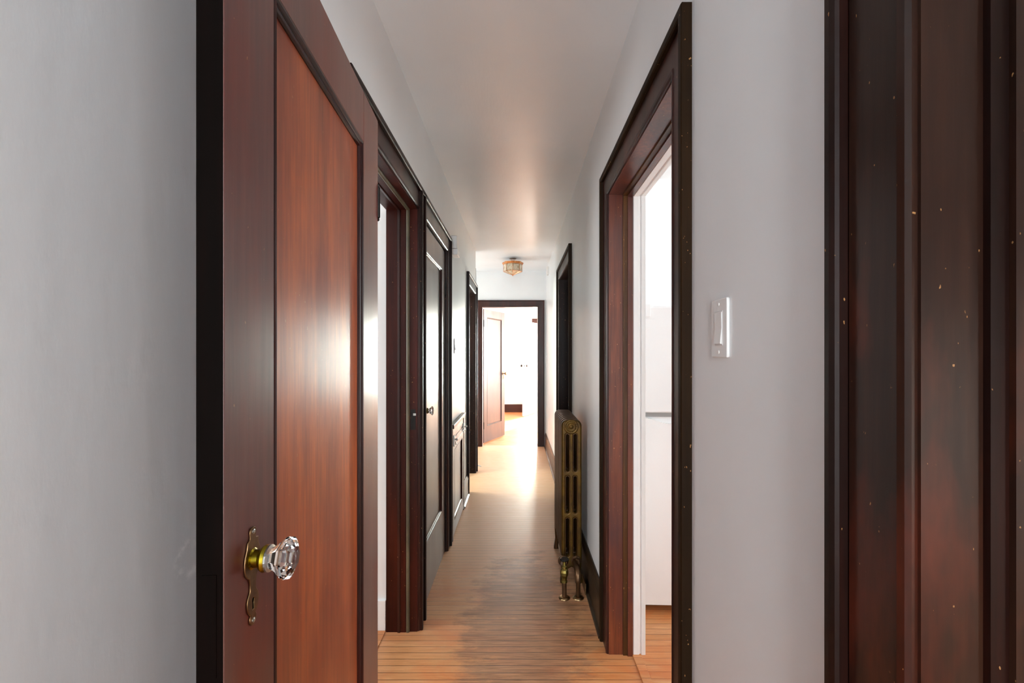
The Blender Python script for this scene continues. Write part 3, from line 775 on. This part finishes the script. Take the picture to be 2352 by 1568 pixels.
# ------------------------------------------------------------------ switches and boxes
def rocker(e_loc, rz, label, sc=1.0, tall=.118, wide=.072):
    """local: plate in x-z plane, faces -y"""
    e = empty('light_switch', e_loc, rz, label, 'light switch')
    me = plate_mesh('plate', [rrect(-wide/2, wide/2, -tall/2, tall/2, .004, 3)], .006, .002, 2)
    mesh_obj('plate', me, M['plastic'], e, Matrix.Translation((0, -.003, 0)) @ RM)
    bm = bmesh.new()
    pts = [(-.0062, -.0325), (-.0105, -.031), (-.0075, 0), (-.0105*.8, .031), (-.0062, .0325)]
    r_ = [[bm.verts.new((x, y, z)) for y, z in pts] for x in (-.0155, .0155)]
    for j in range(4): bm.faces.new((r_[0][j], r_[0][j+1], r_[1][j+1], r_[1][j]))
    bm.faces.new(r_[0]); bm.faces.new(r_[1]); bm.faces.new((r_[0][0], r_[0][-1], r_[1][-1], r_[1][0]))
    link('rocker', bm, M['plastic'], e)
    bm = bmesh.new(); sweep_path(bm, [(-.0175, -.0345), (.0175, -.0345), (.0175, .0345), (-.0175, .0345)], [(0, -.0058), (0, -.0068), (.0013, -.0068), (.0013, -.0058)], lambda u, v, w_: Vector((u, w_, v)), True)
    link('rocker_surround', bm, M['plate_shadow'], e)
    for z in (-.048, .048):
        bm = bmesh.new(); lathe(bm, [(.0032, 0), (.0030, .0010), (.0003, .0014)], axisM((0, -.006, z), (0, -1, 0)), 12)
        link('screw', bm, M['plastic'], e)
    return e
rocker((XR, .921, 1.404), -math.pi/2, 'white rocker light switch on the near right wall')
rocker((XL, 3.55, 1.42), math.pi/2, 'small light switch on the left wall above the cupboard')
rocker((XR, 6.58, 1.29), -math.pi/2, 'tiny light switch on the right wall just before the far doorway')
# door chime
e = empty('door_chime', (XL, 3.41, 2.09), 0, 'white door chime box high on the left wall past the closet', 'door chime')
boxes('housing', [(0, .044, -.06, .06, .045, .138)], M['plastic'], e, .003)
boxes('lower_trim', [(0, .050, -.058, .058, 0, .043)], M['white'], e, .004)
e = empty('sensor_box', (XR, 6.15, 2.43), 0, 'small grey sensor box near the ceiling on the right before the far doorway', 'sensor')
boxes('housing', [(-.024, 0, -.045, .045, 0, .11)], M['plastic'], e, .004)
boxes('sensor_lens', [(-.027, -.0241, -.02, .02, .02, .05)], M['white'], e, .001)

# ------------------------------------------------------------------ small built-in cupboard, left wall
e = empty('cupboard', (XL, 3.65, 0), math.pi/2, 'low built-in panelled cupboard with latches on the left wall past the closet', 'cupboard')
# local x = +Y, local -y = +X
c0, c1, ct = -.365, .345, .845
boxes('cupboard_frame', [(c0, c0+.03, -.024, 0, .0, ct-.03), (c1-.03, c1, -.024, 0, 0, ct-.03), (c0+.03, c1-.03, -.018, 0, ct-.11, ct-.03)], M['closet'], e, .002)
boxes('top_ledge', [(c0-.004, c1+.004, -.034, 0, ct-.03, ct)], M['base'], e, .004)
dr = boxes('cupboard_door', [(c0+.032, c0+.115, -.020, 0, .02, ct-.113), (c1-.115, c1-.032, -.020, 0, .02, ct-.113), (c0+.115, c1-.115, -.020, 0, ct-.2, ct-.113), (c0+.115, c1-.115, -.020, 0, .02, .12)], M['closet'], e, .001)
boxes('door_panel', [(c0+.115, c1-.115, -.009, 0, .12, ct-.2)], M['closet'], dr)
bm = bmesh.new(); sweep_path(bm, [(c0+.115, .12), (c1-.115, .12), (c1-.115, ct-.2), (c0+.115, ct-.2)], [(0, -.021), (.010, -.017), (.014, -.009), (0, -.009)], lambda u, v, w_: Vector((u, w_, v)), True)
link('panel_bead', bm, M['bead'], dr)
for cx in (c0+.06, c1-.05):
    bm = bmesh.new()
    box(bm, cx-.014, cx+.014, -.030, -.0205, ct-.165, ct-.085)
    lathe(bm, [(.006, 0), (.006, .012), (.010, .015), (.010, .020), (.002, .024)], axisM((cx, -.030, ct-.115), (0, -1, 0)), 12)
    tube(bm, [(cx-.012, -.034, ct-.145), (cx, -.040, ct-.150), (cx+.012, -.034, ct-.14)], .003, 8)
    link('latch', bm, M['steel'], e)
bm = bmesh.new(); tube(bm, [(c0+.06, -.035, ct-.135), (0, -.034, ct-.131), (c1-.05, -.035, ct-.128)], .0025, 8); link('latch_rod', bm, M['iron'], e)

# ------------------------------------------------------------------ ceiling lamp
LX, LY = -.068, 5.85
lamp = empty('ceiling_lamp', (LX, LY, HC2), math.radians(-90+1.5), 'octagonal copper and etched glass lamp hanging just below the far hall ceiling', 'ceiling lamp')
bm = bmesh.new(); lathe(bm, [(.001, 0), (.048, 0), (.048, -.004), (.040, -.010), (.012, -.013), (.001, -.013)], Matrix.Identity(4), 24); link('canopy', bm, M['steel'], lamp)
bm = bmesh.new()
tube(bm, [(.006, .012, -.012), (.008, .022, -.025), (0, .014, -.040), (-.004, 0, -.052)], .0012, 6); tube(bm, [(.006, -.012, -.012), (.004, -.016, -.03), (-.004, 0, -.052)], .0012, 6)
link('lamp_wire', bm, M['iron'], lamp)
zt, zr, zb, ztip = -.050, -.080, -.168, -.214
def octv(r, z): return [Vector((r*math.cos(math.pi/4*k), r*math.sin(math.pi/4*k), z)) for k in range(8)]
bm = bmesh.new(); a = octv(.130, zt); b = octv(.139, zt-.004); c = octv(.128, zr); d = octv(.112, zr); t_ = octv(.10, zt)
L = [[bm.verts.new(p) for p in r_] for r_ in (t_, a, b, c, d)]
for r1_, r2_ in zip(L, L[1:]):
    for k in range(8): bm.faces.new((r1_[k], r1_[(k+1) % 8], r2_[(k+1) % 8], r2_[k]))
for r_ in L[:1]: bm.faces.new(r_)
link('lamp_rim', bm, M['copper'], lamp)
bm = bmesh.new(); u_ = [bm.verts.new(p) for p in octv(.118, zr)]; l_ = [bm.verts.new(p) for p in octv(.118, zb)]; tp = bm.verts.new((0, 0, ztip))
for k in range(8):
    bm.faces.new((u_[k], u_[(k+1) % 8], l_[(k+1) % 8], l_[k])); bm.faces.new((l_[k], l_[(k+1) % 8], tp))
gl = link('lamp_glass', bm, M['lamp'], lamp)
sm = gl.modifiers.new('solid', 'SOLIDIFY'); sm.thickness = .003
bm = bmesh.new()
U, Lo = octv(.119, zr), octv(.119, zb)
for k in range(8):
    tube(bm, [U[k], Lo[k]], .0028, 6); tube(bm, [Lo[k], Lo[(k+1) % 8]], .0028, 6); tube(bm, [Lo[k], Vector((0, 0, ztip))], .0026, 6)
tube(bm, [(0, 0, ztip+.006), (0, 0, ztip-.004), (0, 0, ztip-.012)], [.005, .006, .003], 10)
link('lamp_came', bm, M['copper'], lamp)

# ------------------------------------------------------------------ refrigerator in the kitchen
fr = empty('refrigerator', (.985, 2.36, .004), math.radians(-2.2), 'white top-freezer refrigerator seen through the kitchen doorway', 'refrigerator')
fw = .34
boxes('cabinet', [(-fw, fw, .065, .66, .03, 1.60)], M['fridge'], fr, .006)
boxes('freezer_door', [(-fw, fw, 0, .062, 1.045, 1.60)], M['fridge'], fr, .008)
# lower door with a scooped grip at its top edge
zt_, zg = 1.022, .985
bm = bmesh.new()
prof = [(-fw, .045), (fw, .045), (fw, zg)]
n = 14
top_pts = []
for k in range(n+1):
    u = fw-(k/n)*(2*fw)
    x = u
    s_ = abs(x)/fw
    t = max(0, min(1, (1-s_)/.42)); t = t*t*(3-2*t)
    top_pts.append((x, zt_-t*.035))
outl = [(-fw, .045), (fw, .045)]+top_pts
fv = [bm.verts.new((x, 0, z)) for x, z in outl]; bv = [bm.verts.new((x, .020, z)) for x, z in outl]
bm.faces.new(fv); bm.faces.new(bv)
for j in range(len(fv)): bm.faces.new((fv[j], fv[(j+1) % len(fv)], bv[(j+1) % len(fv)], bv[j]))
box(bm, -fw, fw, .0205, .062, .045, zt_)
link('fridge_door', bm, M['fridge'], fr)
boxes('door_gasket', [(-fw+.006, fw-.006, .012, .06, 1.0225, 1.0445)], M['fridge_gap'], fr)
boxes('hinge_cover', [(-fw+.015, -fw+.042, -.012, -.0005, 1.545, 1.61)], M['fridge'], fr, .002)
for sx in (-1, 1):
    for yy in (.1, .6):
        bm = bmesh.new(); lathe(bm, [(.02, 0), (.02, .01), (.01, .012), (.01, .03)], Matrix.Translation((sx*(fw-.05), yy, 0)), 12); link('foot', bm, M['iron'], fr)
